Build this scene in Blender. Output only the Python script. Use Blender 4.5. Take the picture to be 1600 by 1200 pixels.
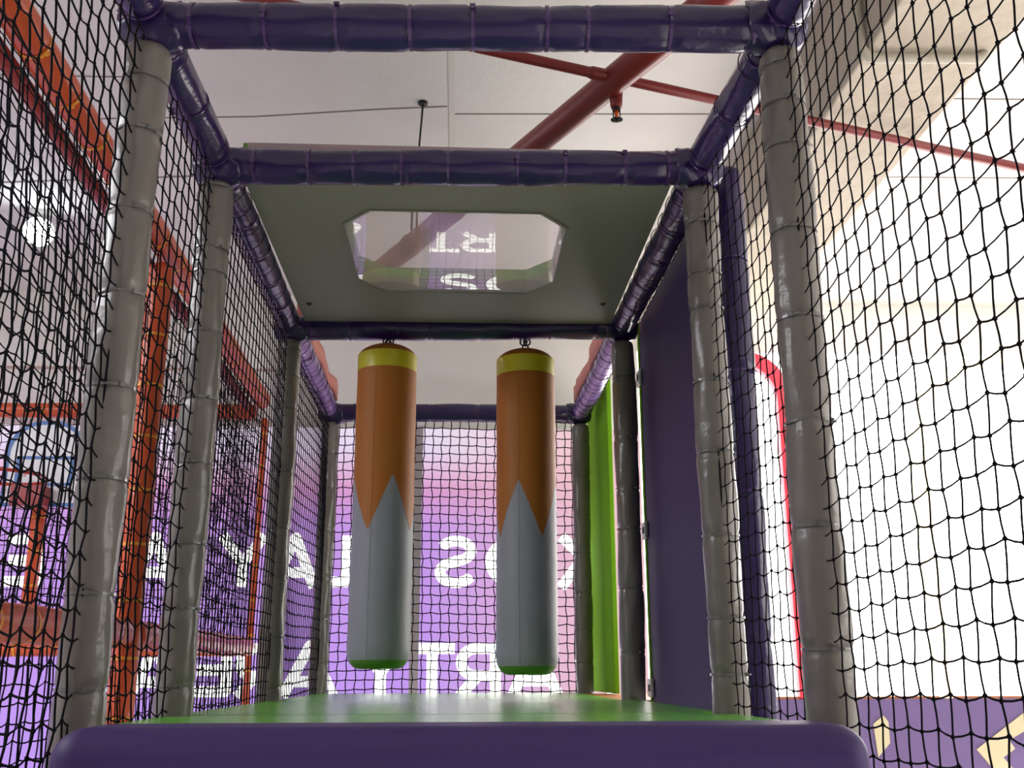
import bpy, math, random
from math import pi, sin, cos, radians, atan2, sqrt
from mathutils import Vector, Matrix
random.seed(7)
for o in list(bpy.data.objects): bpy.data.objects.remove(o)
scene = bpy.context.scene
COL = scene.collection

# ------------------------------------------------------------------ camera
CZ = 1.3837
def cam_axes(yaw, pit, roll):
    cy, sy, cp, sp, cr, sr = cos(yaw), sin(yaw), cos(pit), sin(pit), cos(roll), sin(roll)
    f = Vector((sy*cp, cy*cp, sp)); r = Vector((cy, -sy, 0)); u = r.cross(f)
    return cr*r+sr*u, -sr*r+cr*u, f
cam = bpy.data.objects.new('camera', bpy.data.cameras.new('camera')); COL.objects.link(cam)
r_, u_, f_ = cam_axes(0.0521, 0.2750, -0.0027)
cam.matrix_world = Matrix(((r_.x, u_.x, -f_.x, 0), (r_.y, u_.y, -f_.y, 0), (r_.z, u_.z, -f_.z, CZ), (0, 0, 0, 1)))
cam.data.sensor_width = 36; cam.data.lens = 1601.8*36/1600; cam.data.clip_start = 0.05
scene.camera = cam
# ------------------------------------------------------------------ view + world
scene.view_settings.view_transform = 'Standard'; scene.view_settings.look = 'None'
scene.view_settings.exposure = 0.0; scene.view_settings.gamma = 1.0; scene.view_settings.use_curve_mapping = False
wd = bpy.data.worlds.new('world'); scene.world = wd; wd.use_nodes = True
wd.node_tree.nodes['Background'].inputs[0].default_value = (1.0, 0.97, 0.93, 1)
wd.node_tree.nodes['Background'].inputs[1].default_value = 0.22

def area(name, loc, target, sx, sy, power, color):
    l = bpy.data.lights.new(name, 'AREA'); l.shape = 'RECTANGLE'; l.size = sx; l.size_y = sy
    l.energy = power; l.color = color
    o = bpy.data.objects.new(name, l); COL.objects.link(o); o.location = loc
    o.rotation_euler = (Vector(target)-Vector(loc)).to_track_quat('-Z', 'Y').to_euler()
    return o
WIN_E = 7.0      # daylight in the blown-out window at the right
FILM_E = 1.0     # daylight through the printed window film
sun = bpy.data.lights.new('sun', 'SUN'); sun.energy = 14; sun.angle = .02; sun.color = (1, .95, .88)
so = bpy.data.objects.new('sun', sun); COL.objects.link(so)
so.rotation_euler = Vector((-1.0, .05, -.72)).to_track_quat('-Z', 'Y').to_euler()   # added to lift the ceiling: enters over the low right wall, bounces off floor
area('bounce_fill_left', (-3.4, 1.6, 3.28), (-3.4, 1.6, 0), 1.6, 2.6, 150, (.95, .95, 1.0))  # unseen fill added to bounce light off the floor onto the ceiling
area('ceiling_fill_right', (5.9, 1.2, 2.3), (0, 1.9, 2.3), 4.0, 1.6, 90, (1.0, 0.96, 0.9))  # area fill added at the unseen right opening to brighten the ceiling

# ------------------------------------------------------------------ materials
MATS = {}
def mat(name, col, rough=0.5, metal=0.0, bump=0.0, bscale=40.0, coat=0.0, var=0.0, vscale=6.0, emit=0.0, spec=0.5, stretch=None):
    if name in MATS: return MATS[name]
    m = bpy.data.materials.new(name); m.use_nodes = True; nt = m.node_tree; N = nt.nodes; L = nt.links
    b = N['Principled BSDF']
    b.inputs['Base Color'].default_value = (*col, 1); b.inputs['Roughness'].default_value = rough
    b.inputs['Metallic'].default_value = metal; b.inputs['Coat Weight'].default_value = coat
    b.inputs['Coat Roughness'].default_value = 0.12; b.inputs['Specular IOR Level'].default_value = spec
    tc = N.new('ShaderNodeTexCoord'); src = tc.outputs['Object']
    if stretch:
        mp = N.new('ShaderNodeMapping'); mp.inputs['Scale'].default_value = stretch
        L.new(src, mp.inputs['Vector']); src = mp.outputs[0]
    if bump:
        n = N.new('ShaderNodeTexNoise'); n.inputs['Scale'].default_value = bscale; n.inputs['Detail'].default_value = 3
        L.new(src, n.inputs['Vector'])
        bp = N.new('ShaderNodeBump'); bp.inputs['Strength'].default_value = bump; bp.inputs['Distance'].default_value = 0.01
        L.new(n.outputs['Fac'], bp.inputs['Height']); L.new(bp.outputs[0], b.inputs['Normal'])
        if coat: L.new(bp.outputs[0], b.inputs['Coat Normal'])
    if var:
        n2 = N.new('ShaderNodeTexNoise'); n2.inputs['Scale'].default_value = vscale; n2.inputs['Detail'].default_value = 4
        L.new(src, n2.inputs['Vector'])
        mx = N.new('ShaderNodeMix'); mx.data_type = 'RGBA'
        mx.inputs[6].default_value = (*[c*(1-var) for c in col], 1); mx.inputs[7].default_value = (*[min(1, c*(1+var)) for c in col], 1)
        L.new(n2.outputs['Fac'], mx.inputs[0]); L.new(mx.outputs[2], b.inputs['Base Color'])
    if emit:
        b.inputs['Emission Color'].default_value = (*col, 1); b.inputs['Emission Strength'].default_value = emit
    MATS[name] = m; return m
GREYV = mat('grey_vinyl', (.145, .133, .118), .38, bump=.25, bscale=22, coat=.45, var=.12, vscale=9)
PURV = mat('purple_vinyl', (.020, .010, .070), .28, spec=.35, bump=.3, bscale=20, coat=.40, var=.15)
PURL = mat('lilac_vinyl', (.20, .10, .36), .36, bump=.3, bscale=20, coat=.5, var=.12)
PURM = mat('purple_matte', (.056, .038, .125), .6, spec=.2, bump=.1, bscale=60, var=.06)
PURB = mat('purple_block', (.052, .030, .135), .5, bump=.12, bscale=25, var=.06, spec=.3)
ORV = mat('orange_vinyl', (.56, .075, .014), .42, bump=.25, bscale=22, coat=.18, var=.12)
MAROON = mat('maroon_vinyl', (.30, .03, .03), .45, bump=.1, var=.1)
ORB = mat('orange_bag', (.43, .140, .010), .55, bump=.12, bscale=60, var=.08, vscale=5)
GRB = mat('grey_bag', (.31, .325, .385), .5, bump=.1, bscale=60, var=.05)
LIME = mat('lime_vinyl', (.62, .55, .015), .4, bump=.15, bscale=60, coat=.2)
GRN = mat('green_vinyl', (.12, .29, .05), .45, bump=.1, bscale=40)
MATG = mat('green_mat', (.12, .42, .035), .27, bump=.10, bscale=14, var=.08, spec=.5, stretch=(1, 5, 1))
GPAN = mat('green_panel', (.17, .42, .02), .9, var=.06, spec=.05)
PAN = mat('panel_underside', (.17, .175, .135), .6, bump=.05, bscale=30, var=.06, vscale=3)
NET = mat('black_net', (.004, .004, .007), .8, spec=.12)
CORD = mat('dark_cord', (.02, .01, .04), .6)
TIE = mat('clear_tie', (.14, .14, .135), .25, coat=.5)
TIEP = mat('purple_tie', (.055, .022, .12), .25, coat=.5)
TIEO = mat('yellow_tie', (.80, .33, .03), .4)
STEEL = mat('dark_steel', (.06, .06, .065), .35, metal=.8)
CHROME = mat('steel_bright', (.6, .6, .6), .3, metal=1)
REDP = mat('red_pipe', (.19, .020, .020), .4, bump=.03, var=.06, spec=.4)
ORG = mat('orange_glass', (.8, .12, .01), .2)
WHITEB = mat('white_board', (.72, .73, .75), .4)
BLUE = mat('blue_line', (.03, .13, .42), .4)
REDH = mat('red_steel', (.45, .03, .015), .35)
WHITEP = mat('white_plastic', (.88, .90, .88), .4)
BLACK = mat('black_rubber', (.01, .01, .01), .6)
CONC = mat('concrete', (.52, .465, .39), .9, bump=.9, bscale=14, var=.16, vscale=5)
PIPEG = mat('painted_conduit', (.46, .43, .36), .5)
CREAM = mat('beige_print', (.62, .55, .36), .6)
PINKF = mat('pink_foam', (.62, .24, .20), .6, bump=.2, bscale=25, var=.1)
REDF = mat('red_frame', (.66, .045, .09), .45)
YELF = mat('yellow_frame', (.85, .58, .12), .45)
ORM = mat('orange_mat', (.55, .17, .03), .4)
WALLW = mat('white_wall', (.86, .84, .83), .8, bump=.05, bscale=10, var=.04, vscale=2)
SILL = mat('mullion', (.55, .50, .56), .5)
DARKLINE = mat('joint_dark', (.22, .20, .19), .9)

def ceiling_mat():
    m = bpy.data.materials.new('ceiling_paint'); m.use_nodes = True; nt = m.node_tree; N = nt.nodes; L = nt.links
    b = N['Principled BSDF']; b.inputs['Roughness'].default_value = .85
    tc = N.new('ShaderNodeTexCoord')
    n = N.new('ShaderNodeTexNoise'); n.inputs['Scale'].default_value = 2.2; n.inputs['Detail'].default_value = 5
    L.new(tc.outputs['Object'], n.inputs['Vector'])
    r = N.new('ShaderNodeValToRGB'); r.color_ramp.elements[0].color = (.62, .60, .60, 1); r.color_ramp.elements[1].color = (.80, .79, .78, 1)
    L.new(n.outputs['Fac'], r.inputs[0]); L.new(r.outputs[0], b.inputs['Base Color'])
    n2 = N.new('ShaderNodeTexNoise'); n2.inputs['Scale'].default_value = 30
    L.new(tc.outputs['Object'], n2.inputs['Vector'])
    bp = N.new('ShaderNodeBump'); bp.inputs['Strength'].default_value = .15; bp.inputs['Distance'].default_value = .01
    L.new(n2.outputs['Fac'], bp.inputs['Height']); L.new(bp.outputs[0], b.inputs['Normal'])
    return m
CEIL = ceiling_mat()
def emis(name, col, s):
    m = bpy.data.materials.new(name); m.use_nodes = True; N = m.node_tree.nodes; N.clear()
    e = N.new('ShaderNodeEmission'); e.inputs[0].default_value = (*col, 1); e.inputs[1].default_value = s
    o = N.new('ShaderNodeOutputMaterial'); m.node_tree.links.new(e.outputs[0], o.inputs[0]); return m
WINM = emis('daylit_glass', (1.0, .97, .93), WIN_E)
LETM = emis('daylit_white_film', (1.0, 1.0, .96), 3.6)
LAMPM = emis('lamp_led', (.85, .92, 1.0), 60)
def trans(name, col, k):
    m = bpy.data.materials.new(name); m.use_nodes = True; nt = m.node_tree; N = nt.nodes; b = N['Principled BSDF']
    b.inputs['Base Color'].default_value = (*col, 1); b.inputs['Roughness'].default_value = .4
    t = N.new('ShaderNodeBsdfTranslucent'); t.inputs[0].default_value = (*col, 1)
    mx = N.new('ShaderNodeMixShader'); mx.inputs[0].default_value = k
    nt.links.new(b.outputs[0], mx.inputs[1]); nt.links.new(t.outputs[0], mx.inputs[2]); nt.links.new(mx.outputs[0], N['Material Output'].inputs[0]); return m
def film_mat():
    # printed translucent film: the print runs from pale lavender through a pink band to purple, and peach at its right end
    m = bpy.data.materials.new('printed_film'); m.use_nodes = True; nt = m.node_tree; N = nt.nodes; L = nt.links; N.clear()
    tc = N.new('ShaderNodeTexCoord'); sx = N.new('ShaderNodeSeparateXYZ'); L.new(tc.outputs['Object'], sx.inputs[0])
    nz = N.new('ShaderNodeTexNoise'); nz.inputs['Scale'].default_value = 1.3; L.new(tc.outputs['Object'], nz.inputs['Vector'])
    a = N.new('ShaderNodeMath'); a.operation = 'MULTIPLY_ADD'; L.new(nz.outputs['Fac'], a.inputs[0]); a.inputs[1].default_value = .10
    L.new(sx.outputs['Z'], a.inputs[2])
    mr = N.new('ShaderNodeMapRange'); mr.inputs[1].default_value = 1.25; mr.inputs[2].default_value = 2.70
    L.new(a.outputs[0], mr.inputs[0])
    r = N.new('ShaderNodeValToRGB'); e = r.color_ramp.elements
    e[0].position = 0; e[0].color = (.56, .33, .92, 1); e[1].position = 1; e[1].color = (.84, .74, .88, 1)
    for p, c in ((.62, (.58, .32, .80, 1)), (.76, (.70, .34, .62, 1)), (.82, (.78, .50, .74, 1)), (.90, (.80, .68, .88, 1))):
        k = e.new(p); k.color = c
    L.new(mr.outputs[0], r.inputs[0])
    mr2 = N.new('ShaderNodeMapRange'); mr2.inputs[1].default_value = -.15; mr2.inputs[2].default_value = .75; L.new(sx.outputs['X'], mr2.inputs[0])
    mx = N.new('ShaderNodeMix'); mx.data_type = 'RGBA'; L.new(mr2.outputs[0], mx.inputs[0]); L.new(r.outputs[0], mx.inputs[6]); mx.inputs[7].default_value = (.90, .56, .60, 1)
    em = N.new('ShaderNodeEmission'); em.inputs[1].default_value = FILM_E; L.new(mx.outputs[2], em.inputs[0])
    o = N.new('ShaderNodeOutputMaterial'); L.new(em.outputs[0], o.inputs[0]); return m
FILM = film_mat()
def pane_mat():
    m = bpy.data.materials.new('clear_acrylic'); m.use_nodes = True; nt = m.node_tree; N = nt.nodes; L = nt.links; N.clear()
    fr = N.new('ShaderNodeFresnel'); fr.inputs[0].default_value = 1.5
    ge = N.new('ShaderNodeNewGeometry'); io = N.new('ShaderNodeMath'); io.operation = 'MULTIPLY_ADD'
    io.inputs[1].default_value = -(1.5-1/1.5); io.inputs[2].default_value = 1.5; L.new(ge.outputs['Backfacing'], io.inputs[0]); L.new(io.outputs[0], fr.inputs[0])
    ml = N.new('ShaderNodeMath'); ml.operation = 'MULTIPLY'; ml.inputs[1].default_value = 1.5; ml.use_clamp = True
    L.new(fr.outputs[0], ml.inputs[0])
    tl = N.new('ShaderNodeBsdfTranslucent'); tl.inputs[0].default_value = (1, 1, 1, 1); hz = N.new('ShaderNodeMixShader'); hz.inputs[0].default_value = .30
    t = N.new('ShaderNodeBsdfTransparent'); t.inputs[0].default_value = (.93, .94, .95, 1)
    g = N.new('ShaderNodeBsdfGlossy'); g.inputs['Roughness'].default_value = .0
    mx = N.new('ShaderNodeMixShader'); L.new(ml.outputs[0], mx.inputs[0]); L.new(t.outputs[0], hz.inputs[1]); L.new(tl.outputs[0], hz.inputs[2]); L.new(hz.outputs[0], mx.inputs[1]); L.new(g.outputs[0], mx.inputs[2])
    o = N.new('ShaderNodeOutputMaterial'); L.new(mx.outputs[0], o.inputs[0]); return m
ACRY = pane_mat()

# ------------------------------------------------------------------ mesh helpers
class MB:
    def __init__(s): s.v = []; s.f = []
    def add(s, vs, fs):
        n = len(s.v); s.v += [tuple(p) for p in vs]; s.f += [tuple(i+n for i in f) for f in fs]
    def box(s, c, d, rot=None):
        c = Vector(c); vs = []
        for x in (-.5, .5):
            for y in (-.5, .5):
                for z in (-.5, .5):
                    p = Vector((x*d[0], y*d[1], z*d[2]))
                    if rot is not None: p = rot @ p
                    vs.append(c+p)
        s.add(vs, [(0, 1, 3, 2), (4, 6, 7, 5), (0, 4, 5, 1), (2, 3, 7, 6), (0, 2, 6, 4), (1, 5, 7, 3)])
    def tube(s, pts, r, n=8, caps=True, closed=False):
        pts = [Vector(p) for p in pts]; m = len(pts); rs = r if isinstance(r, (list, tuple)) else [r]*m
        t0 = (pts[1]-pts[0]).normalized(); up = Vector((0, 0, 1)) if abs(t0.z) < .9 else Vector((1, 0, 0))
        a = t0.cross(up).normalized(); rings = []; vs = []
        for i, p in enumerate(pts):
            if closed: t = (pts[(i+1) % m]-pts[i-1])
            else: t = pts[min(i+1, m-1)]-pts[max(i-1, 0)]
            t.normalize(); a = (a-t*a.dot(t)).normalized(); b = t.cross(a)
            for k in range(n):
                w = 2*pi*k/n; vs.append(p+(a*cos(w)+b*sin(w))*rs[i])
        fs = []
        for i in range(m if closed else m-1):
            j = (i+1) % m
            for k in range(n): fs.append((i*n+k, i*n+(k+1) % n, j*n+(k+1) % n, j*n+k))
        if caps and not closed: fs += [tuple(range(n))[::-1], tuple((m-1)*n+k for k in range(n))]
        s.add(vs, fs)
    def torus(s, c, axis, R, r, n=28, m=6, rot0=0):
        c = Vector(c); axis = Vector(axis).normalized(); up = Vector((0, 0, 1)) if abs(axis.z) < .9 else Vector((1, 0, 0))
        a = axis.cross(up).normalized(); b = axis.cross(a)
        s.tube([c+(a*cos(2*pi*k/n)+b*sin(2*pi*k/n))*R for k in range(n)], r, m, closed=True)
    def prism(s, poly, z0, z1, axis='z', holes=None):
        n = len(poly)
        def P(u, v, w): return (u, v, w) if axis == 'z' else ((u, w, v) if axis == 'y' else (w, u, v))
        vs = [P(u, v, z0) for u, v in poly]+[P(u, v, z1) for u, v in poly]
        s.add(vs, [tuple(range(n))[::-1], tuple(range(n, 2*n))]+[(i, (i+1) % n, n+(i+1) % n, n+i) for i in range(n)])
    def ringprism(s, outer, inner, z0, z1):
        # outer and inner polygons with the same count: a slab with a hole
        n = len(outer); vs = []
        for z in (z0, z1):
            vs += [(u, v, z) for u, v in outer]+[(u, v, z) for u, v in inner]
        fs = []
        for i in range(n):
            j = (i+1) % n
            fs += [(i, j, n+j, n+i), (2*n+i, 3*n+i, 3*n+j, 2*n+j), (i, 2*n+i, 2*n+j, j), (n+i, n+j, 3*n+j, 3*n+i)]
        s.add(vs, fs)
    def build(s, name, m, parent=None, smooth=False, bevel=0, bseg=2, recalc=True):
        me = bpy.data.meshes.new(name); me.from_pydata(s.v, [], s.f); me.update()
        if recalc:
            import bmesh
            bm = bmesh.new(); bm.from_mesh(me); bmesh.ops.recalc_face_normals(bm, faces=bm.faces); bm.to_mesh(me); bm.free()
        if smooth: me.polygons.foreach_set('use_smooth', [True]*len(me.polygons))
        if m: me.materials.append(m)
        o = bpy.data.objects.new(name, me); COL.objects.link(o)
        if parent is not None:
            o.parent = parent; o.matrix_parent_inverse = Matrix.Translation(-(parent.location if parent.parent is None else Vector((0, 0, 0))))
        if bevel:
            b = o.modifiers.new('bevel', 'BEVEL'); b.width = bevel; b.segments = bseg; b.limit_method = 'ANGLE'
            me.polygons.foreach_set('use_smooth', [True]*len(me.polygons))
            w = o.modifiers.new('wn', 'WEIGHTED_NORMAL'); w.keep_sharp = True
        return o
def thing(name, loc, label, cat, group=None):
    o = bpy.data.objects.new(name, None); COL.objects.link(o); o.location = loc; o.empty_display_size = .1
    o['label'] = label; o['category'] = cat
    if group: o['group'] = group
    return o
def tag(o, label, cat, group=None, kind=None):
    o['label'] = label; o['category'] = cat
    if group: o['group'] = group
    if kind: o['kind'] = kind
    return o
def struct(o): o['kind'] = 'structure'; return o

# ------------------------------------------------------------------ setting
YW = 5.25; ZC = 3.35
mb = MB(); mb.box((0, 1.0, -.05), (12, 10, .1)); struct(mb.build('floor', mat('floor_vinyl', (.72, .70, .68), .6, var=.05)))
mb = MB(); mb.box((0, 1.0, ZC+.1), (12, 10, .2)); struct(mb.build('ceiling', CEIL))
# joints between ceiling boards: shallow dark seams
def seam(pts, w=.006):
    mb = MB()
    for (a, b) in zip(pts[:-1], pts[1:]):
        a = Vector(a); b = Vector(b); d = b-a; ang = atan2(d.y, d.x)
        mb.box((a+b)/2, (d.length, w, .003), Matrix.Rotation(ang, 3, 'Z'))
    o = mb.build('ceiling_joint', DARKLINE); o['kind'] = 'structure'; return o
sj = []
for i, p in enumerate((((-1.4, 3.44, ZC), (-.76, 3.393, ZC), (-.3, 3.32, ZC), (-.06, 3.29, ZC)), ((-.055, 3.342, ZC), (1.08, 3.289, ZC)),
          ((-3.0, 4.02, ZC), (-1.918, 3.971, ZC), (-1.11, 3.877, ZC), (-.5, 3.85, ZC)), ((-1.6, 3.16, ZC), (-1.05, 3.15, ZC)),
          ((1.5, 3.16, ZC), (2.6, 3.13, ZC)), ((1.5, 3.76, ZC), (3.2, 3.71, ZC)))):
    o = seam(p, .007 if i != 2 else .012); o.name = 'trim_%d' % (10+i)
mb = MB(); mb.box((-.043, 3.2, ZC-.0005), (.022, 1.4, .003)); o = mb.build('trim_20', mat('joint_filler', (.68, .66, .64), .9)); struct(o)
# back wall: ledge, upper white band, bulkhead
mb = MB(); mb.box((-2.7, YW+.10, .42), (6.6, .2, .84)); struct(mb.build('wall_back', WALLW))
mb = MB(); mb.box((3.3, YW+.06, .628), (5.4, .2, 1.256)); wl = struct(mb.build('wall_back_low', mat('purple_paint', (.15, .10, .26), .6, var=.05)))
wl.name = 'wall_right_low'
mb = MB()
for poly in (((2.045, 1.14), (2.10, 1.178), (2.122, 1.15), (2.12, 1.05), (2.055, .985)),
             ((2.55, 1.018), (2.83, 1.20), (2.93, 1.20), (2.93, 1.10), (2.80, 1.10), (2.72, 1.06), (2.745, 1.02), (2.68, .98), (2.72, .93), (2.62, .93))):
    mb.prism([(u, v) for u, v in poly], YW-.046, YW-.04, 'y')
mb.build('zigzag_print', CREAM, wl)
mb = MB(); mb.box((-2.35, YW+.06, 2.84), (6.6, .12, .44)); struct(mb.build('wall_back_upper', WALLW)).name = 'wall_back_upper'
mb = MB(); mb.box((0, YW+.06, 3.205), (12, .12, .29)); struct(mb.build('trim_2', mat('bulkhead_paint', (.86, .84, .82), .85, var=.03)))
mb = MB(); mb.box((-3.25, YW-.004, 2.925), (4.6, .012, .014)); struct(mb.build('trim_4', mat('pinkish_trim', (.55, .40, .36), .6)))
mb = MB(); mb.box((-6.05, 1.0, 1.7), (.1, 10, 3.5)); struct(mb.build('wall_left', WALLW))
mb = MB(); mb.box((6.05, 1.0, .6), (.1, 10, 1.2)); struct(mb.build('wall_right', WALLW))
# daylit clear window at the right and printed film window
mb = MB(); mb.box((3.25, YW+.05, 2.15), (4.6, .02, 1.82)); w1 = struct(mb.build('window_1', WINM))
mb = MB(); mb.box((3.25, YW+.0, 1.262), (4.6, .05, .012)); mb.build('window_sill', mat('orange_sill', (.55, .2, .08), .5), w1)
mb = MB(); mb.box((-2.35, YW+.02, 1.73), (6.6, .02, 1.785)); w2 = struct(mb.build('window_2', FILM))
mb = MB()
for x in (-.213,): mb.box((x, YW-.03, 1.93), (.045, .03, 1.385))
mb.build('mullion', SILL, w2)

# lettering, mirrored because it is read from outside
def arc(cx, cy, rx, ry, a0, a1, n=14): return [(cx+rx*cos(radians(a0+(a1-a0)*i/n)), cy+ry*sin(radians(a0+(a1-a0)*i/n))) for i in range(n+1)]
GL = {
 'K': [[(.12, 0), (.12, 1)], [(.95, 1), (.2, .42)], [(.42, .58), (.98, 0)]],
 'I': [[(.5, 0), (.5, 1)]],
 'D': [[(.12, .1), (.12, .9)], [(.12, .9), (.45, .9)]+arc(.45, .5, .42, .40, 90, -90)+[(.12, .1)]],
 'S': [arc(.5, .71, .34, .195, 25, 270, 14)+arc(.5, .29, .36, .20, 90, -155, 14)],
 'P': [[(.12, 0), (.12, .9), (.55, .9)]+arc(.55, .64, .32, .26, 90, -90)+[(.12, .38)]],
 'R': [[(.12, 0), (.12, .9), (.55, .9)]+arc(.55, .64, .32, .26, 90, -90)+[(.12, .38)], [(.5, .38), (.9, 0)]],
 'L': [[(.12, 1), (.12, .1), (.95, .1)]],
 'A': [[(.08, 0), (.5, .96), (.92, 0)], [(.22, .28), (.78, .28)]],
 'Y': [[(.05, 1), (.5, .45), (.95, 1)], [(.5, .5), (.5, 0)]],
 'E': [[(.95, .9), (.12, .9), (.12, .1), (.95, .1)], [(.12, .5), (.85, .5)]],
 'T': [[(0, .9), (1, .9)], [(.5, .9), (.5, 0)]],
}
def letters(name, items, z0, h, sw):
    mb = MB()
    for ch, xl, xr in items:
        w = xr-xl
        for line in GL[ch]:
            P = [Vector((xr-u*w, z0+v*h)) for u, v in line]
            for a, b in zip(P[:-1], P[1:]):
                d = (b-a).normalized(); n = Vector((-d.y, d.x))*sw/2
                mb.prism([(p.x, p.y) for p in (a-n, b-n, b+n, a+n)], YW-.004, YW-.001, 'y')
            for p in P[1:-1]:
                mb.prism([(p.x+sw/2*cos(2*pi*k/12), p.y+sw/2*sin(2*pi*k/12)) for k in range(12)], YW-.004, YW-.001, 'y')
    return mb.build(name, LETM, w2)
letters('window_lettering', [('K', .515, .72), ('I', .44, .50), ('D', .125, .41), ('S', -.125, .10), ('P', -.45, -.26), ('L', -.69, -.545), ('A', -.945, -.70), ('Y', -1.20, -.965), ('A', -1.64, -1.40), ('R', -1.94, -1.73), ('E', -2.255, -2.065), ('A', -2.62, -2.37)], 1.80, .257, .052)
letters('window_lettering', [('P', .58, .79), ('A', .25, .52), ('R', -.01, .215), ('T', -.235, -.014), ('Y', -.49, -.26), ('A', -.87, -.58), ('R', -1.085, -.88), ('E', -1.29, -1.10), ('A', -1.60, -1.34)], 1.277, .25, .052)

# concrete ceiling beam with conduit
mb = MB(); mb.prism([(1.085, 3.0), (1.44, 3.0), (1.44, ZC+.02), (1.085, ZC+.02)], -1.5, YW-.135, 'y')
struct(mb.build('trim_3', CONC, bevel=.012))
mb = MB(); mb.tube([(1.066, 2.36, 3.34), (1.066, 2.36, 3.04), (1.068, 2.362, 3.0), (1.09, 2.37, 2.982), (1.12, 2.37, 2.98), (1.38, 2.36, 2.98), (1.398, 2.36, 2.984), (1.402, 2.36, 2.998)], .0145, 12)
tag(mb.build('conduit_pipe', PIPEG, smooth=True), 'painted grey conduit bent round the underside of the concrete ceiling beam', 'pipe')

# ------------------------------------------------------------------ padded tubes
def padded(root, p0, p1, r, matv, ties, tiemat, name='foam_sleeve', seed=0, tie_w=.005, caps=True, head=0.9, wr=.0012):
    rng = random.Random(seed); p0 = Vector(p0); p1 = Vector(p1); d = p1-p0; Ln = d.length; t = d.normalized()
    up = Vector((0, 0, 1)) if abs(t.z) < .9 else Vector((0, -1, 0))
    a = t.cross(up).normalized(); b = t.cross(a).normalized()
    n = 28; m = max(8, int(Ln/.012)); vs = []; fs = []
    ph = [rng.uniform(0, 6.28) for _ in range(8)]
    for i in range(m+1):
        s = Ln*i/m
        e = 0
        for q in ties: e -= .0042*math.exp(-((s-q)/.008)**2)
        if caps:
            e -= r*.35*max(0, 1-s/.02)**2 + r*.35*max(0, 1-(Ln-s)/.02)**2
        off = a*.002*sin(s*3+ph[0])+b*.002*sin(s*2.3+ph[1])
        for k in range(n):
            w = 2*pi*k/n
            rr = r+e+wr*(sin(3*w+s*17+ph[2])*.6+sin(5*w-s*31+ph[3])*.5+sin(2*w+s*9+ph[4]))
            near = min([abs(s-q) for q in ties] or [1])
            if near < .035: rr += .0011*sin(13*w+ph[5])*(1-near/.035)
            vs.append(p0+t*s+off+(a*cos(w)+b*sin(w))*rr)
    for i in range(m):
        for k in range(n): fs.append((i*n+k, i*n+(k+1) % n, (i+1)*n+(k+1) % n, (i+1)*n+k))
    fs += [tuple(range(n))[::-1], tuple(m*n+k for k in range(n))]
    mb = MB(); mb.add(vs, fs); mb.build(name, matv, root, smooth=True)
    for q in ties:
        mb = MB(); R = r-.0015; c = p0+t*q+a*.002*sin(q*3+ph[0])+b*.002*sin(q*2.3+ph[1]); K = 32; vs = []; fs = []
        for k in range(K):
            w = 2*pi*k/K; dirv = a*cos(w)+b*sin(w)
            for dt, dr in ((-tie_w/2, 0), (tie_w/2, 0), (tie_w/2, .0016), (-tie_w/2, .0016)): vs.append(c+t*dt+dirv*(R+dr))
        for k in range(K):
            j = (k+1) % K
            for l in range(4): fs.append((k*4+l, k*4+(l+1) % 4, j*4+(l+1) % 4, j*4+l))
        mb.add(vs, fs)
        # ratchet head with a cut tail
        w = rng.uniform(-head, head); front = -Vector((0, 1, 0)); fw = atan2(front.dot(b), front.dot(a)) if abs(t.y) < .8 else atan2(Vector((0, 0, -1)).dot(b), Vector((0, 0, -1)).dot(a))
        w += fw; dirv = a*cos(w)+b*sin(w); tang = t.cross(dirv)
        M = Matrix((tang, t, dirv)).transposed()
        mb.box(c+dirv*(R+.003), (.009, tie_w*1.5, .005), M)
        mb.box(c+dirv*(R+.003)+tang*.010, (.014, tie_w*.8, .0015), M)
        mb.build('cable_tie', tiemat, root)
    return a, b, t

BZ = 2.589
L_ = [(-.603, 1.747), (-.601, 2.313), (-.616, 3.546), (-.619, 4.803)]
R_ = [(.607, 1.708), (.589, 2.289), (.584, 3.51), (.577, 4.794)]
RP = .0415
def tieset(zs, seed):
    rng = random.Random(seed); return sorted(zs)
post_desc = {
 ('L', 0): 'large grey padded post at far left front, holding the nearest purple crossbeam',
 ('L', 1): 'grey padded post second from the front on the left side',
 ('L', 2): 'grey padded post on the left, left of the left hanging bag',
 ('L', 3): 'farthest grey padded post on the left, at the edge of the back net',
 ('R', 0): 'large grey padded post at right front, hazy against the bright window',
 ('R', 1): 'grey padded post on the right in front of the purple panel edge',
 ('R', 2): 'dark grey padded post on the right between the purple and green panels',
 ('R', 3): 'farthest grey padded post on the right, beside the tall green panel'}
tz = {('L', 0): [1.36, 1.51, 1.70, 1.86, 2.03, 2.19, 2.35, 2.46, 2.54], ('L', 1): [1.36, 1.52, 1.66, 1.84, 1.99, 2.15, 2.30, 2.36, 2.52], ('L', 2): [1.34, 1.50, 1.70, 1.86, 2.06, 2.28, 2.40, 2.50],
      ('L', 3): [1.42, 1.62, 1.80, 2.02, 2.22, 2.38], ('R', 0): [1.42, 1.62, 1.80, 1.99, 2.16, 2.33, 2.42, 2.50], ('R', 1): [1.38, 1.50, 1.68, 1.87, 2.04, 2.22, 2.31, 2.44, 2.53],
      ('R', 2): [1.45, 1.66, 1.86, 2.00, 2.18, 2.4], ('R', 3): [1.43, 1.57, 1.74, 1.92, 2.10, 2.28, 2.45]}
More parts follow.
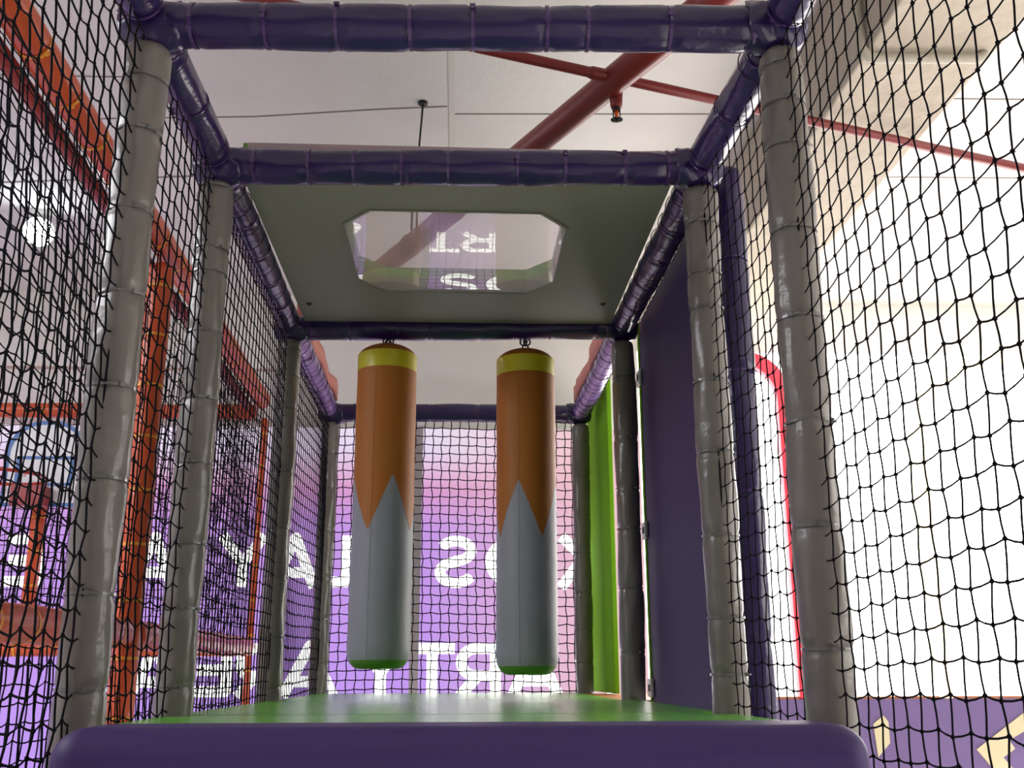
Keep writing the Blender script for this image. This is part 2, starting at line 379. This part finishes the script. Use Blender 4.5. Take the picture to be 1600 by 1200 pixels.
for side, PP in (('L', L_), ('R', R_)):
    for i, (x, y) in enumerate(PP):
        t = thing('padded_post', (x, y, 0), post_desc[(side, i)], 'post', 'grey padded posts of the play frame')
        ties = [z for z in [.15, .4, .65, .9, 1.12]+tz[(side, i)] if z < 2.525]
        padded(t, (x, y, 0), (x, y, BZ-RP-.008), RP, GREYV, ties, TIE, seed=i*7+(side == 'R')*31, wr=.0016)
# crossbeams
cross_desc = ['nearest purple padded crossbeam along the top edge of the photo', 'purple padded crossbeam in front of the roof panel with the window',
              'dark purple padded crossbeam from which both bags hang', 'farthest purple padded crossbeam above the back net']
for i in range(4):
    (xl, yl), (xr, yr) = L_[i], R_[i]
    dz = (-.005, .006)
    p0 = (xl-.055, yl, BZ+dz[0]); p1 = (xr+.055, yr, BZ+dz[1]); W = p1[0]-p0[0]
    t = thing('padded_crossbeam', ((xl+xr)/2, (yl+yr)/2, BZ-RP), cross_desc[i], 'beam', 'purple padded crossbeams between the posts')
    nt = [9, 9, 8, 6][i]; rng = random.Random(i+5)
    ties = [W*(k+1)/(nt+1)+rng.uniform(-.03, .03) for k in range(nt)]
    padded(t, p0, p1, RP+.002, PURV if i < 3 else PURV, ties, TIEP, seed=40+i, head=.9, tie_w=.007)
    for sx_, (x, y) in ((-1, (xl, yl)), (1, (xr, yr))):
        mb = MB(); rng = random.Random(i*3+sx_); n = 24; m = 14; vs = []; fs = []
        for k in range(m+1):
            f = k/m; xx = x-sx_*.062+sx_*.115*f-0; rr = (RP+.007)*(1-.25*max(0, f-.75)/.25)*(1-.06*max(0, .2-f)/.2)
            for q in range(n):
                w = 2*pi*q/n; e = .0022*sin(7*w+f*9+i)+.002*sin(4*w-f*14+sx_)
                droop = .008*max(0, -sin(w))*sin(pi*f)
                vs.append((xx+(.004*sin(5*w) if k == 0 else 0), y+cos(w)*(rr+e), BZ+dz[0 if sx_ < 0 else 1]+sin(w)*(rr+e+droop)))
        for k in range(m):
            for q in range(n): fs.append((k*n+q, k*n+(q+1) % n, (k+1)*n+(q+1) % n, (k+1)*n+q))
        fs += [tuple(range(n))[::-1], tuple(m*n+q for q in range(n))]
        mb.add(vs, fs); mb.build('corner_wrap', PURV, t, smooth=True)
# side beams
bays = [(-1, 'front'), (0, 'first'), (1, 'second'), (2, 'third')]
sd = {('L', -1): 'purple padded side beam at the top left corner of the photo, running towards the viewer',
      ('R', -1): 'purple padded side beam at the top right corner, running towards the viewer',
      ('L', 0): 'short purple padded side beam joining the two nearest crossbeams on the left',
      ('R', 0): 'short purple padded side beam joining the two nearest crossbeams on the right',
      ('L', 1): 'purple padded side beam along the left edge of the grey roof panel',
      ('R', 1): 'purple padded side beam along the right edge of the grey roof panel',
      ('L', 2): 'lilac padded side beam behind the bags on the left, lashed with dark cord',
      ('R', 2): 'lilac padded side beam behind the bags on the right, lashed with dark cord'}
for side, PP, sgn in (('L', L_, -1), ('R', R_, 1)):
    for b in (-1, 0, 1, 2):
        y0 = .35 if b < 0 else PP[b][1]+.052; y1 = PP[b+1][1]-.052
        x0 = PP[max(b, 0)][0]; x1 = PP[b+1][0]
        t = thing('padded_side_beam', ((x0+x1)/2, (y0+y1)/2, BZ-RP), sd[(side, b)], 'beam', 'purple padded side beams')
        Ln = y1-y0
        if b < 1:
            ties = [.02, Ln*.48, Ln-.02]
        else: ties = [.03+k*(Ln-.06)/5 for k in range(6)]
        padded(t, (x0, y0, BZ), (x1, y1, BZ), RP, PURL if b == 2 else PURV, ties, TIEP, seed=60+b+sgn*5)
        if b >= 0:
            mb = MB(); rng = random.Random(b+sgn); nr = {0: 3, 1: 11, 2: 14}[b]
            for k in range(nr):
                yy = y0+.06+(Ln-.12)*k/(max(1, nr-1))+rng.uniform(-.012, .012)
                f = (yy-y0)/Ln
                mb.torus((x0+(x1-x0)*f, yy, BZ-.003), (rng.uniform(-.25, .25), 1, rng.uniform(-.15, .15)), RP+.0035, .0013, 26, 5)
            mb.build('lashing_cord', CORD, t, smooth=True)

# ------------------------------------------------------------------ nets
def net(name, org, U, V, lu, lv, label, pitch=.0425, rad=.00135, seed=1, group=None, sag=.012, rope=True, twist=.004, cat='net', shear=0.0, jit=.0022, knot=2.0):
    rng = random.Random(seed); org = Vector(org); U = Vector(U).normalized(); V = Vector(V).normalized(); Nn = U.cross(V)
    nu = max(2, round(lu/pitch)); nv = max(2, round(lv/pitch)); du = lu/nu; dv = lv/nv
    ph = rng.uniform(0, 6)
    def K(i, j):
        u = i*du; v = j*dv
        eu = (i*(nu-i) > 0); ev = (j*(nv-j) > 0)
        au = twist*(1 if (i+j) % 2 else -1)*.5
        ju = (rng2[i][j][0]+au+.005*sin(v*4.1+ph+u*2)) if eu else 0
        jv = (rng2[i][j][1]-au+.006*sin(u*4.7+ph)+shear*sin(pi*u/lu)) if True else 0
        w = sag*sin(pi*u/lu)*sin(pi*v/lv)*sin(v*2.2+u*2.9+ph)
        return org+U*(u+ju)+V*(v+jv)+Nn*w
    rng2 = [[(rng.gauss(0, jit), rng.gauss(0, jit)) for j in range(nv+1)] for i in range(nu+1)]
    G = [[K(i, j) for j in range(nv+1)] for i in range(nu+1)]
    vs = []; fs = []
    def strand(pts, r):
        m = len(pts); base = len(vs)
        t0 = (pts[-1]-pts[0]).normalized(); a = Nn; b = t0.cross(a)
        for p in pts:
            for (c, s_) in ((1, 0), (0, 1), (-1, 0), (0, -1)): vs.append(tuple(p+a*(r*c)+b*(r*s_)))
        for i in range(m-1):
            o = base+i*4
            for k in range(4): fs.append((o+k, o+(k+1) % 4, o+4+(k+1) % 4, o+4+k))
    for i in range(1, nu):
        pts = []
        for j in range(nv+1):
            k = G[i][j]
            if j: pts.append((G[i][j-1]+k)/2+U*(.0012*(1 if j % 2 else -1)))
            pts.append(k)
        strand(pts, rad)
    for j in range(nv+1):
        pts = []
        for i in range(nu+1):
            k = G[i][j]
            if i: pts.append((G[i-1][j]+k)/2-V*.0012)
            pts.append(k)
        strand(pts, rad)
    kr = rad*knot
    for i in range(1, nu):
        for j in range(nv+1):
            p = G[i][j]; b0 = len(vs)
            for q in (U*kr, V*kr*1.3, -U*kr, -V*kr*1.3, Nn*kr, -Nn*kr): vs.append(tuple(p+q))
            for a, b in ((0, 1), (1, 2), (2, 3), (3, 0)): fs.append((b0+a, b0+b, b0+4)); fs.append((b0+b, b0+a, b0+5))
    mb = MB(); mb.v = vs; mb.f = fs
    t = thing(name, org+U*lu/2, label, cat, group)
    mb.build('net_mesh', NET, t, smooth=True, recalc=False)
    if rope:
        for u in (0.008, lu-.008):
            mb = MB(); pts = [org+U*(u+.0025*sin(v*.9))+V*(v*dv) for v in range(nv+1)]
            mb.tube(pts, .0022, 6); mb.build('border_rope', NET, t, smooth=True)
    return t
nd = {('L', -1): 'black net at the left edge, in front of the nearest left post', ('L', 0): 'narrow black net between the two nearest left posts',
      ('L', 1): 'black net between the second and third posts on the left', ('L', 2): 'black net left of the back net, seen at a steep angle'}
NB = 1.27; NT = BZ-.045
for b in (-1, 0, 1, 2):
    x0 = L_[max(b, 0)][0]; x1 = L_[b+1][0]; y0 = .45 if b < 0 else L_[b][1]+RP-.004; y1 = L_[b+1][1]-RP+.014
    d = Vector((x1-x0, y1-y0, 0)); zb = .75 if b < 0 else NB
    net('safety_net', (x0, y0, zb), d, (0, 0, 1), d.length, NT-zb, nd[('L', b)], seed=10+b, rad=[.0019, .0018, .0018, .0020][b+1], twist=[.010, .010, .004, .004][b+1], jit=[.0017, .0016, .0014, .0012][b+1], group='black safety nets of the play frame', sag=.02)
for b in (-1, 0):
    x0 = R_[max(b, 0)][0]-.003; x1 = R_[b+1][0]-.003; y0 = .45 if b < 0 else R_[b][1]+RP-.004; y1 = R_[b+1][1]-RP+.014
    d = Vector((x1-x0, y1-y0, 0)); zb = .75 if b < 0 else NB
    net('safety_net', (x0, y0, zb), d, (0, 0, 1), d.length, NT-zb, {-1: 'black net at the right edge, against the bright window', 0: 'narrow black net between the two nearest right posts'}[b], seed=20+b, rad=.0014, knot=2.7, jit=.0011, twist=.006, group='black safety nets of the play frame', sag=.012)
net('safety_net', (L_[3][0]+RP-.006, L_[3][1], NB), (R_[3][0]-L_[3][0], R_[3][1]-L_[3][1], 0), (0, 0, 1), R_[3][0]-L_[3][0]-2*RP+.012, NT-NB+.01, 'black net closing the far end behind the two hanging bags', pitch=.0415, rad=.0024, jit=.0012, knot=1.5, seed=31, group='black safety nets of the play frame', sag=.01)

# ------------------------------------------------------------------ roof panel with acrylic window
pz0 = BZ+.002; pz1 = BZ+.087
t = thing('roof_panel', (-.01, 2.9, pz0), 'grey green roof panel with a clear octagonal window above the two bags', 'panel')
x0, x1, y0, y1 = -.555, .535, 2.36, 3.475
hx0, hx1, hy0, hy1, cx, cy = -.328, .292, 2.558, 3.172, .078, .095
inner = [(hx0+cx, hy0), (hx1-cx, hy0), (hx1, hy0+cy), (hx1, hy1-cy), (hx1-cx, hy1), (hx0+cx, hy1), (hx0, hy1-cy), (hx0, hy0+cy)]
outer = [(hx0+cx, y0), (x1, y0), (x1, hy0+cy), (x1, hy1-cy), (x1, y1), (hx0+cx, y1), (x0, y1), (x0, hy0+cy)]
outer = [(x0, y0), (x1, y0), (x1, y0+.3), (x1, y1-.3), (x1, y1), (x0, y1), (x0, y1-.3), (x0, y0+.3)]
mb = MB(); mb.ringprism(outer, inner, pz0, pz0+.05); mb.build('grey_board', PAN, t)
mb = MB(); mb.ringprism(outer, inner, pz0+.05, pz1); mb.build('mat_layer', GRN, t)
# purple edging board standing over the front crossbeam
mb = MB(); mb.box((-.01, 2.350, BZ+.052), (1.06, .012, .055)); mb.build('edge_strip', mat('mauve_board', (.42, .33, .36), .6), t)
def grow(P, g):
    c = Vector((sum(p[0] for p in P)/len(P), sum(p[1] for p in P)/len(P)))
    return [(p[0]+(g if p[0] > c.x else -g), p[1]+(g if p[1] > c.y else -g)) for p in P]
mb = MB(); mb.ringprism(grow(inner, .006), grow(inner, -.001), pz0-.003, pz0); mb.build('window_trim', mat('window_edge', (.15, .155, .12), .5), t)
# slightly sagging clear sheet
def inside_w(y):
    if y < hy0+cy: k = (y-hy0)/cy; return hx0+cx*(1-k), hx1-cx*(1-k)
    if y > hy1-cy: k = (hy1-y)/cy; return hx0+cx*(1-k), hx1-cx*(1-k)
    return hx0, hx1
vs = []; fs = []; NY = 40; NX = 24
for i in range(NY+1):
    y = hy0+(hy1-hy0)*i/NY; a, b = inside_w(y); fy = i/NY
    for k in range(NX+1):
        x = a+(b-a)*k/NX; fx = (x-hx0)/(hx1-hx0)
        vs.append((x, y, pz0+.004-.0075*4*fy*(1-fy)*(.55+.45*4*fx*(1-fx))))
for i in range(NY):
    for k in range(NX): o = i*(NX+1)+k; fs.append((o, o+1, o+NX+2, o+NX+1))
mb = MB(); mb.add(vs, fs); mb.build('window_pane', ACRY, t, smooth=True)
for (bx, by) in ((-.515, 3.30), (.48, 3.26)):
    mb = MB(); mb.tube([(bx, by, pz0), (bx, by, pz0-.002)], .011, 16); mb.tube([(bx, by, pz0-.002), (bx, by, pz0-.006)], .005, 6); mb.build('bolt', BLACK, t)

# ------------------------------------------------------------------ hanging bags
def bag(cx, cy, hookz, ztop, zbot, R, theta0, label, tilt=0):
    t = thing('hanging_bag', (cx, cy, zbot), label, 'punching bag', 'foam bags hanging from the crossbeam')
    n = 96; zband1 = ztop-.044; zband0 = ztop-.106
    zt_lo = zbot+.445; zt_hi = zbot+.640
    def tooth(w):   # 4 teeth: 0 at tip, 1 at notch
        f = ((w-theta0)/(pi/2)) % 1.0; k = 1-abs(1-2*f); return zt_lo+(zt_hi-zt_lo)*k
    def rad(z):
        rr = R*(1+.012*(1-(z-zbot)/(ztop-zbot)))
        if z > ztop-.045:
            k = (z-(ztop-.045))/.045; rr = R*sqrt(max(0, 1-k**2.2))*.80+R*.20*(1-k) if k < 1 else 0.004
        if z < zbot+.06:
            k = (zbot+.06-z)/.06; rr = R*1.01*(1-.42*(1-sqrt(max(0, 1-k*k))))
        return max(rr, .003)
    def pt(w, z, e=0):
        rr = rad(z)+e; wob = 1+.006*sin(3*w+z*4)+.004*sin(z*23+2*w)
        return (cx+cos(w)*rr*wob, cy+sin(w)*rr*wob, z)
    def shell(name, m, zf0, zf1, rows, e=0, capb=False, capt=False, par=None):
        vs = []; fs = []
        for i in range(rows+1):
            for k in range(n):
                w = 2*pi*k/n; z = zf0(w)+(zf1(w)-zf0(w))*i/rows; vs.append(pt(w, z, e))
        for i in range(rows):
            for k in range(n): fs.append((i*n+k, i*n+(k+1) % n, (i+1)*n+(k+1) % n, (i+1)*n+k))
        if capb: fs.append(tuple(range(n))[::-1])
        if capt: fs.append(tuple(rows*n+k for k in range(n)))
        mb = MB(); mb.add(vs, fs); return mb.build(name, m, par or t, smooth=True)
    C = lambda z: (lambda w: z)
    shell('green_base', GRN, C(zbot), C(zbot+.028), 12, capb=True)
    g = shell('grey_cover', GRB, C(zbot+.028), tooth, 40)
    shell('orange_cover', ORB, tooth, C(zband0), 20, e=.0006)
    shell('lime_band', LIME, C(zband0), C(zband1), 4, e=.0012)
    shell('top_cap', ORB, C(zband1), C(ztop-.0003), 14, capt=True)
    # stitched seam
    mb = MB(); w = -pi/2-.30
    zz = zbot+.03; k = 0
    while zz < zband0-.01:
        mb.tube([pt(w, zz, .0012), pt(w, zz+.006, .0012)], .0006, 4); zz += .011
    mb.build('seam_stitching', mat('stitch_dark', (.10, .07, .05), .8), t)
    # hooks: two linked rings
    zc = ztop
    span = hookz-zc
    mb = MB(); r1 = .0135
    mb.torus((cx, cy, zc+.008), (0, 1, 0), .0105, .0033, 20, 6); mb.build('hook_ring', STEEL, t, smooth=True)
    if span > .028:
        mb = MB(); mb.torus((cx, cy, zc+.024), (1, .3, 0), .009, .0030, 20, 6); mb.build('hook_ring', STEEL, t, smooth=True)
    mb = MB(); mb.torus((cx-.006, cy, hookz+.002), (.3, 1, 0), .0125, .0033, 20, 6); mb.torus((cx+.006, cy, hookz+.002), (-.3, 1, 0), .0125, .0033, 20, 6)
    mb.build('hook_shackle', STEEL, t, smooth=True)
    return t
HZ = BZ-RP-.012
bag(-.262, 3.535, HZ, 2.522, 1.398, .104, -pi/2+radians(-24), 'orange and grey hanging bag on the left, with pointed teeth pattern')
bag(.232, 3.522, HZ, 2.507, 1.378, .103, -pi/2+radians(27), 'orange and grey hanging bag on the right, slightly lower with central stitching')

# ------------------------------------------------------------------ platform
def notched(xa, xb, ya, yb, c=.05):
    return [(xa+c, ya), (xb-c, ya), (xb-c, ya+c), (xb, ya+c), (xb, yb-c), (xb-c, yb-c), (xb-c, yb), (xa+c, yb), (xa+c, yb-c), (xa, yb-c), (xa, ya+c), (xa+c, ya+c)]
md = ['green floor mat nearest the purple step', 'long green floor mat beneath the roof window', 'green floor mat below the two hanging bags, at the far net']
for i in range(3):
    ya = (L_[i][1]+R_[i][1])/2; yb = (L_[i+1][1]+R_[i+1][1])/2
    mb = MB(); P = notched(-.612, .598, ya+.003, yb-.003, .052)
    if i == 2: P = [(-.56, ya+.003), (.536, ya+.003), (.536, yb-.003), (-.56, yb-.003), (-.56, yb-.055), (-.612, yb-.055), (-.612, ya+.055), (-.56, ya+.055)]
    mb.prism(P, 1.262, 1.300)
    tag(mb.build('floor_mat', MATG, bevel=.009, bseg=3), md[i], 'mat', 'green mats on the platform')
t = thing('platform_deck', (0, 3.2, 1.2), 'plywood deck under the green mats', 'platform')
mb = MB(); mb.box((0, 3.25, 1.241), (1.09, 3.0, .04)); mb.build('deck_board', mat('plywood', (.45, .33, .2), .7, var=.1), t)
mb = MB()
for y in (2.05, 2.9, 4.2): mb.box((0, y, 1.195), (1.09, .05, .05))
mb.build('deck_joist', STEEL, t)
# front block (padded step)
mb = MB(); n = 14
prof = []
X0, X1, Yf, Yb, ZT, rr = -.548, .578, 1.46, 1.655, 1.314, .055
vs = []; fs = []
mb = MB(); mb.box(((X0+X1)/2, (Yf+Yb)/2, (ZT+.0)/2), (X1-X0, Yb-Yf, ZT))
o = mb.build('padded_step', PURB, bevel=.045, bseg=6)
tag(o, 'big purple padded step block along the bottom edge of the photo', 'padding')

# ------------------------------------------------------------------ right-hand panels
t = thing('purple_side_panel', (.655, 2.9, 1.26), 'tall dark purple board closing the right side between two grey posts', 'panel')
mb = MB(); mb.box((.668, 3.015, 1.945), (.024, 1.09, 1.37)); mb.build('board', PURM, t, bevel=.004)
mb = MB(); mb.box((.668, 3.575, 1.945), (.03, .03, 1.37)); mb.build('green_edge', GPAN, t)
for z in (1.335, 1.863, 2.417):
    mb = MB(); mb.prism([(3.530, z-.030), (3.600, z-.030), (3.600, z+.030), (3.530, z+.030)], .6435, .6555, 'x')
    b = mb.build('corner_bracket', WHITEP, t, bevel=.006)
    mb = MB(); mb.box((.6425, 3.555, z), (.003, .022, .022)); mb.build('bracket_slot', BLACK, b)
t = thing('padded_post', (.688, 2.42, 0), 'dark purple padded post outside the right net, before the purple board', 'post')
padded(t, (.688, 2.42, 0), (.688, 2.42, 2.66), .044, PURV, [.3, .8, 1.2, 1.45, 1.8, 2.1, 2.4], TIEP, seed=91)
mb = MB(); mb.box((.668, 4.79, 2.005), (.022, .70, 1.41)); tag(mb.build('green_side_panel', GPAN, bevel=.004), 'tall bright green board at the far right behind the bags', 'panel')
mb = MB(); mb.box((.745, 4.15, 1.2785), (.40, 1.16, .035)); tag(mb.build('orange_floor_mat', ORM, bevel=.008), 'orange mat low beside the green platform, below the green board', 'mat')

# pink strips on the side beams of the far bay
for sgn, PP, lab in ((-1, L_, 'left'), (1, R_, 'right')):
    xa = PP[2][0]-sgn*.022; xb = PP[3][0]-sgn*.03; ya = PP[2][1]+.06; yb = PP[3][1]-.05; m = 24
    vs = []; fs = []
    for i in range(m+1):
        f = i/m; x = xa+(xb-xa)*f; y = ya+(yb-ya)*f
        wv = .012*sin(f*17+sgn)+.006*sin(f*31)
        x -= sgn*(.0+wv*.5)
        zt = BZ+.115+.015*sin(f*7)
        for dx in (-.008, .008):
            vs += [(x+dx, y, BZ+RP+.004), (x+dx-sgn*.0, y, zt)]
    for i in range(m):
        o = i*4
        for a, b in ((0, 1), (1, 3), (3, 2), (2, 0)): fs.append((o+a, o+b, o+4+b, o+4+a))
    fs += [(0, 1, 3, 2), (m*4, m*4+2, m*4+3, m*4+1)]
    mb = MB(); mb.add(vs, fs)
    tag(mb.build('foam_guard_strip', PINKF, smooth=True), 'pink foam guard strip standing on the %s lilac side beam behind the bags' % lab, 'padding', None)

# ------------------------------------------------------------------ sprinkler pipes
t = thing('sprinkler_pipe', (.39, 2.48, 2.94), 'thick dark red sprinkler pipe crossing the ceiling with a thinner branch', 'pipe')
ZP = 2.94
A = Vector((.226, 2.796, ZP)); B = Vector((.500, 2.273, ZP)); d = (B-A).normalized()
mb = MB(); mb.tube([A-d*2.0, B+d*2.6], .0395, 32); mb.build('main_pipe', REDP, t, smooth=True)
C1 = Vector((.383, 2.449, ZP)); b0 = Vector((-.058, 2.284, ZP)); b1 = Vector((1.024, 2.638, ZP)); e = (b1-b0).normalized()
mb = MB(); mb.tube([b0-e*1.3, b1+e*1.9], .0142, 20); mb.build('branch_pipe', REDP, t, smooth=True)
jn = b0+e*((C1-b0).dot(e))
mb = MB(); mb.tube([jn-e*.055, jn-e*.046, jn+e*.046, jn+e*.055], [.0155, .0178, .0178, .0155], 20); mb.build('pipe_fitting', REDP, t, smooth=True)
for q in (-.9, 1.35):
    h = A+d*q; mb = MB(); mb.tube([h+Vector((0, 0, .035)), (h.x, h.y, ZC)], .005, 8); mb.torus(h, d, .041, .003, 24, 6); mb.build('pipe_hanger', STEEL, t, smooth=True)
hx, hy = .418, 2.482
mb = MB(); mb.tube([(hx, hy, 2.932), (hx, hy, 2.908), (hx, hy, 2.884), (hx, hy, 2.874)], [.020, .018, .0165, .014], 20); s = mb.build('sprinkler_head', REDP, t, smooth=True)
mb = MB(); mb.tube([(hx, hy, 2.874), (hx, hy, 2.865)], .011, 16)
for q in (-1, 1): mb.tube([(hx+q*.009, hy, 2.867), (hx+q*.0095, hy, 2.850), (hx+q*.003, hy, 2.840)], .0018, 6)
mb.build('frame', STEEL, s)
mb = MB(); mb.tube([(hx, hy, 2.865), (hx, hy, 2.843)], .0052, 12); mb.build('bulb', ORG, s, smooth=True)
mb = MB(); n = 20; pl = []
for k in range(n*2):
    r = .0168 if k % 2 else .0105; w = pi*k/n; pl.append((hx+r*cos(w), hy+r*sin(w)))
mb.prism(pl, 2.8375, 2.840); mb.tube([(hx, hy, 2.840), (hx, hy, 2.833)], .0043, 10); mb.build('deflector', STEEL, s)
mb = MB(); mb.tube([(-.146, 3.268, 3.35), (-.150, 3.30, 3.31), (-.158, 3.33, 3.22), (-.16, 3.34, 3.0), (-.162, 3.34, 2.86)], [.004, .0035, .0035, .0035, .0035], 8); mb.tube([(-.146, 3.268, 3.352), (-.146, 3.268, 3.343)], .018, 12)
tag(mb.build('hanging_wire', BLACK, smooth=True), 'short black wire hanging from the ceiling above the second crossbeam', 'wire')
# ceiling lamp
t = thing('ceiling_lamp', (-1.86, 4.29, 3.35), 'bright round spotlight glowing behind the net at far left', 'lamp')
mb = MB(); mb.tube([(-1.86, 4.29, 3.35), (-1.86, 4.29, 3.33)], .07, 24); mb.tube([(-1.86, 4.29, 3.33), (-1.86, 4.27, 3.31)], .02, 12); mb.build('lamp_base', WHITEP, t)
axis = Vector((.28, -.75, -.5)).normalized(); c = Vector((-1.86, 4.26, 3.26))
mb = MB(); mb.tube([c-axis*.05, c, c+axis*.012], [.03, .064, .068], 24); mb.build('lamp_housing', WHITEP, t, smooth=True)
mb = MB(); mb.tube([c+axis*.0125, c+axis*.022, c+axis*.03], [.064, .058, .03], 24); mb.build('lamp_lens', LAMPM, t)

# ------------------------------------------------------------------ orange court frame at the left
XO = -.99; YF = 5.08
def opost(x, y, z0, z1, r, label, seed, nt=10):
    t = thing('orange_padded_post', (x, y, z0), label, 'post', 'orange padded posts of the ball court')
    padded(t, (x, y, z0), (x, y, z1), r, ORV, [(z1-z0)*(k+.5)/nt for k in range(nt)], TIEO, seed=seed, tie_w=.009)
def obeam(p0, p1, r, label, seed, nt):
    t = thing('orange_padded_beam', (Vector(p0)+Vector(p1))/2, label, 'beam', 'orange padded beams of the ball court')
    Ln = (Vector(p1)-Vector(p0)).length
    padded(t, p0, p1, r, ORV, [Ln*(k+.5)/nt for k in range(nt)], TIEO, seed=seed, tie_w=.009)
opost(XO, 3.215, 0, 2.69, .040, 'orange padded post between the two nearest left grey posts', 101, 16)
opost(XO, YF+.02, 0, 2.63, .017, 'orange padded corner post of the court, mostly behind the third grey post', 102, 16)
obeam((XO, .6, 2.83), (XO, YF-.04, 2.70), .042, 'long orange padded top beam sloping across the upper left behind the net', 103, 22)
obeam((XO, .9, 1.485), (XO, 3.17, 1.50), .044, 'thick orange padded lower rail at bottom left, near part', 104, 11)
obeam((XO, 3.26, 1.50), (XO, YF-.04, 1.505), .042, 'orange padded lower rail behind the second grey post, far part', 105, 9)
obeam((-3.1, YF, 2.655), (XO-.04, YF, 2.655), .038, 'horizontal orange padded beam at the far end above the backboard', 106, 9)
obeam((-3.1, YF, 1.50), (XO-.05, YF, 1.50), .036, 'lower horizontal orange padded beam at the far end of the court', 107, 9)
opost(-2.04, YF, 1.545, 2.20, .034, 'short orange padded post holding the basketball backboard', 108, 4)
mb = MB(); mb.tube([(XO-.070, .6, 2.795), (XO-.070, YF-.08, 2.668)], .022, 14); tag(mb.build('maroon_padded_rail', MAROON, smooth=True), 'thin maroon rail running just below the long orange top beam', 'rail')
net('safety_net', (XO, .9, 1.53), (0, 1, -.0), (0, 0, 1), 2.27, 1.21, 'near black net of the orange court at left, above its lower rail', seed=41, rad=.0019, group='black nets of the ball court', sag=.03)
net('safety_net', (XO, 3.26, 1.55), (0, 1, 0), (0, 0, 1), 1.78, 1.11, 'far black net of the orange court, right of the orange post', seed=42, rad=.0019, group='black nets of the ball court', sag=.03)
net('safety_net', (XO, .9, .6), (0, 1, -.0), (0, 0, 1), 4.1, .84, 'black net of the orange court below its lower rail', seed=43, rad=.0019, group='black nets of the ball court', sag=.03)
net('safety_net', (-3.0, YF+.0, 1.65), (1, 0, 0), (0, 0, 1), 1.97, .97, 'black net across the far end of the orange court behind the backboard', seed=44, rad=.0019, group='black nets of the ball court', sag=.01)
# basketball hoop
HX = -2.0; HYB = 4.98
t = thing('basketball_hoop', (HX, HYB, 2.16), 'small basketball backboard with blue border and red ring at far left', 'basketball hoop')
def bshape(hw, z0, z1, r, n=12):
    P = [(HX-hw, z0), (HX+hw, z0), (HX+hw, z1-r)]+[(HX+hw-r+r*cos(a), z1-r+r*sin(a)) for a in [pi/2*k/n for k in range(1, n+1)]]
    P += [(HX-hw+r+r*cos(a), z1-r+r*sin(a)) for a in [pi/2+pi/2*k/n for k in range(n)]]+[(HX-hw, z1-r)]
    return P
bz0, bz1 = 2.155, 2.575
mb = MB(); mb.prism(bshape(.19, bz0, bz1, .165), HYB, HYB+.015, 'y'); mb.build('backboard', WHITEB, t)
out = bshape(.19, bz0, bz1, .165); inn = bshape(.172, bz0+.018, bz1-.018, .15)
mb = MB(); n = len(out); vs = [(u, HYB-.003, v) for u, v in out]+[(u, HYB-.003, v) for u, v in inn]+[(u, HYB, v) for u, v in out]+[(u, HYB, v) for u, v in inn]
fs = []
for i in range(n):
    j = (i+1) % n; fs += [(i, j, n+j, n+i), (i, 2*n+i, 2*n+j, j), (n+i, n+j, 3*n+j, 3*n+i)]
mb.add(vs, fs)
for (a, b, c_, d_) in ((HX-.135, HX+.135, 2.385, 2.40), (HX-.135, HX-.118, 2.26, 2.40), (HX+.118, HX+.135, 2.26, 2.40), (HX-.135, HX+.135, 2.255, 2.27)):
    mb.box(((a+b)/2, HYB-.0015, (c_+d_)/2), (b-a, .003, d_-c_))
mb.build('blue_border', BLUE, t)
mb = MB(); mb.torus((HX-.10, HYB-.24, 2.255), (0, 0, 1), .20, .008, 40, 8); mb.build('ring', REDH, t, smooth=True)
mb = MB(); mb.box((HX-.03, HYB-.055, 2.195), (.15, .10, .10)); mb.build('ring_bracket', MAROON, t, bevel=.006)
mb = MB()
for k in range(10):
    w = 2*pi*k/10; mb.torus((HX-.10+.2*cos(w), HYB-.24+.2*sin(w), 2.243), (sin(w), -cos(w), 0), .008, .002, 10, 4)
mb.build('net_hook', REDH, t)
# arches seen through the right side
def arch(name, cx, y, hw, z0, z1, r, depth, w, m, label):
    def sh(hw, z1, r, n=10):
        P = [(cx-hw, z0), (cx-hw, z1-r)]+[(cx-hw+r+r*cos(a), z1-r+r*sin(a)) for a in [pi-pi/2*k/n for k in range(1, n+1)]]
        return P+[(cx+hw-r+r*cos(a), z1-r+r*sin(a)) for a in [pi/2-pi/2*k/n for k in range(n)]]+[(cx+hw, z1-r), (cx+hw, z0)]
    O = sh(hw, z1, r); I = sh(hw-w, z1-w, r-w*.5); n = len(O); vs = []
    for yy in (y, y+depth): vs += [(u, yy, v) for u, v in O]+[(u, yy, v) for u, v in I]
    fs = []
    for i in range(n-1):
        j = i+1; fs += [(i, j, n+j, n+i), (2*n+i, 3*n+i, 3*n+j, 2*n+j), (i, 2*n+i, 2*n+j, j), (n+i, n+j, 3*n+j, 3*n+i)]
    fs += [(0, n, 3*n, 2*n), (n-1, 3*n-1, 4*n-1, 2*n-1)]
    mb = MB(); mb.add(vs, fs); return tag(mb.build(name, m, bevel=.008), label, 'arch')
arch('red_arch', 1.49, 5.212, .270, 1.258, 3.055, .23, .06, .066, trans('red_translucent', (.80, .10, .16), .35), 'rounded red arch standing on the window ledge, between the two right hand posts')
arch('yellow_arch', 3.10, 5.212, .70, 1.258, 3.055, .48, .06, .07, trans('yellow_glare_wash', (1.0, .93, .74), .92), 'rounded yellow arch washed out in front of the bright window')  # pale colour and translucency stand in for window flare over the yellow
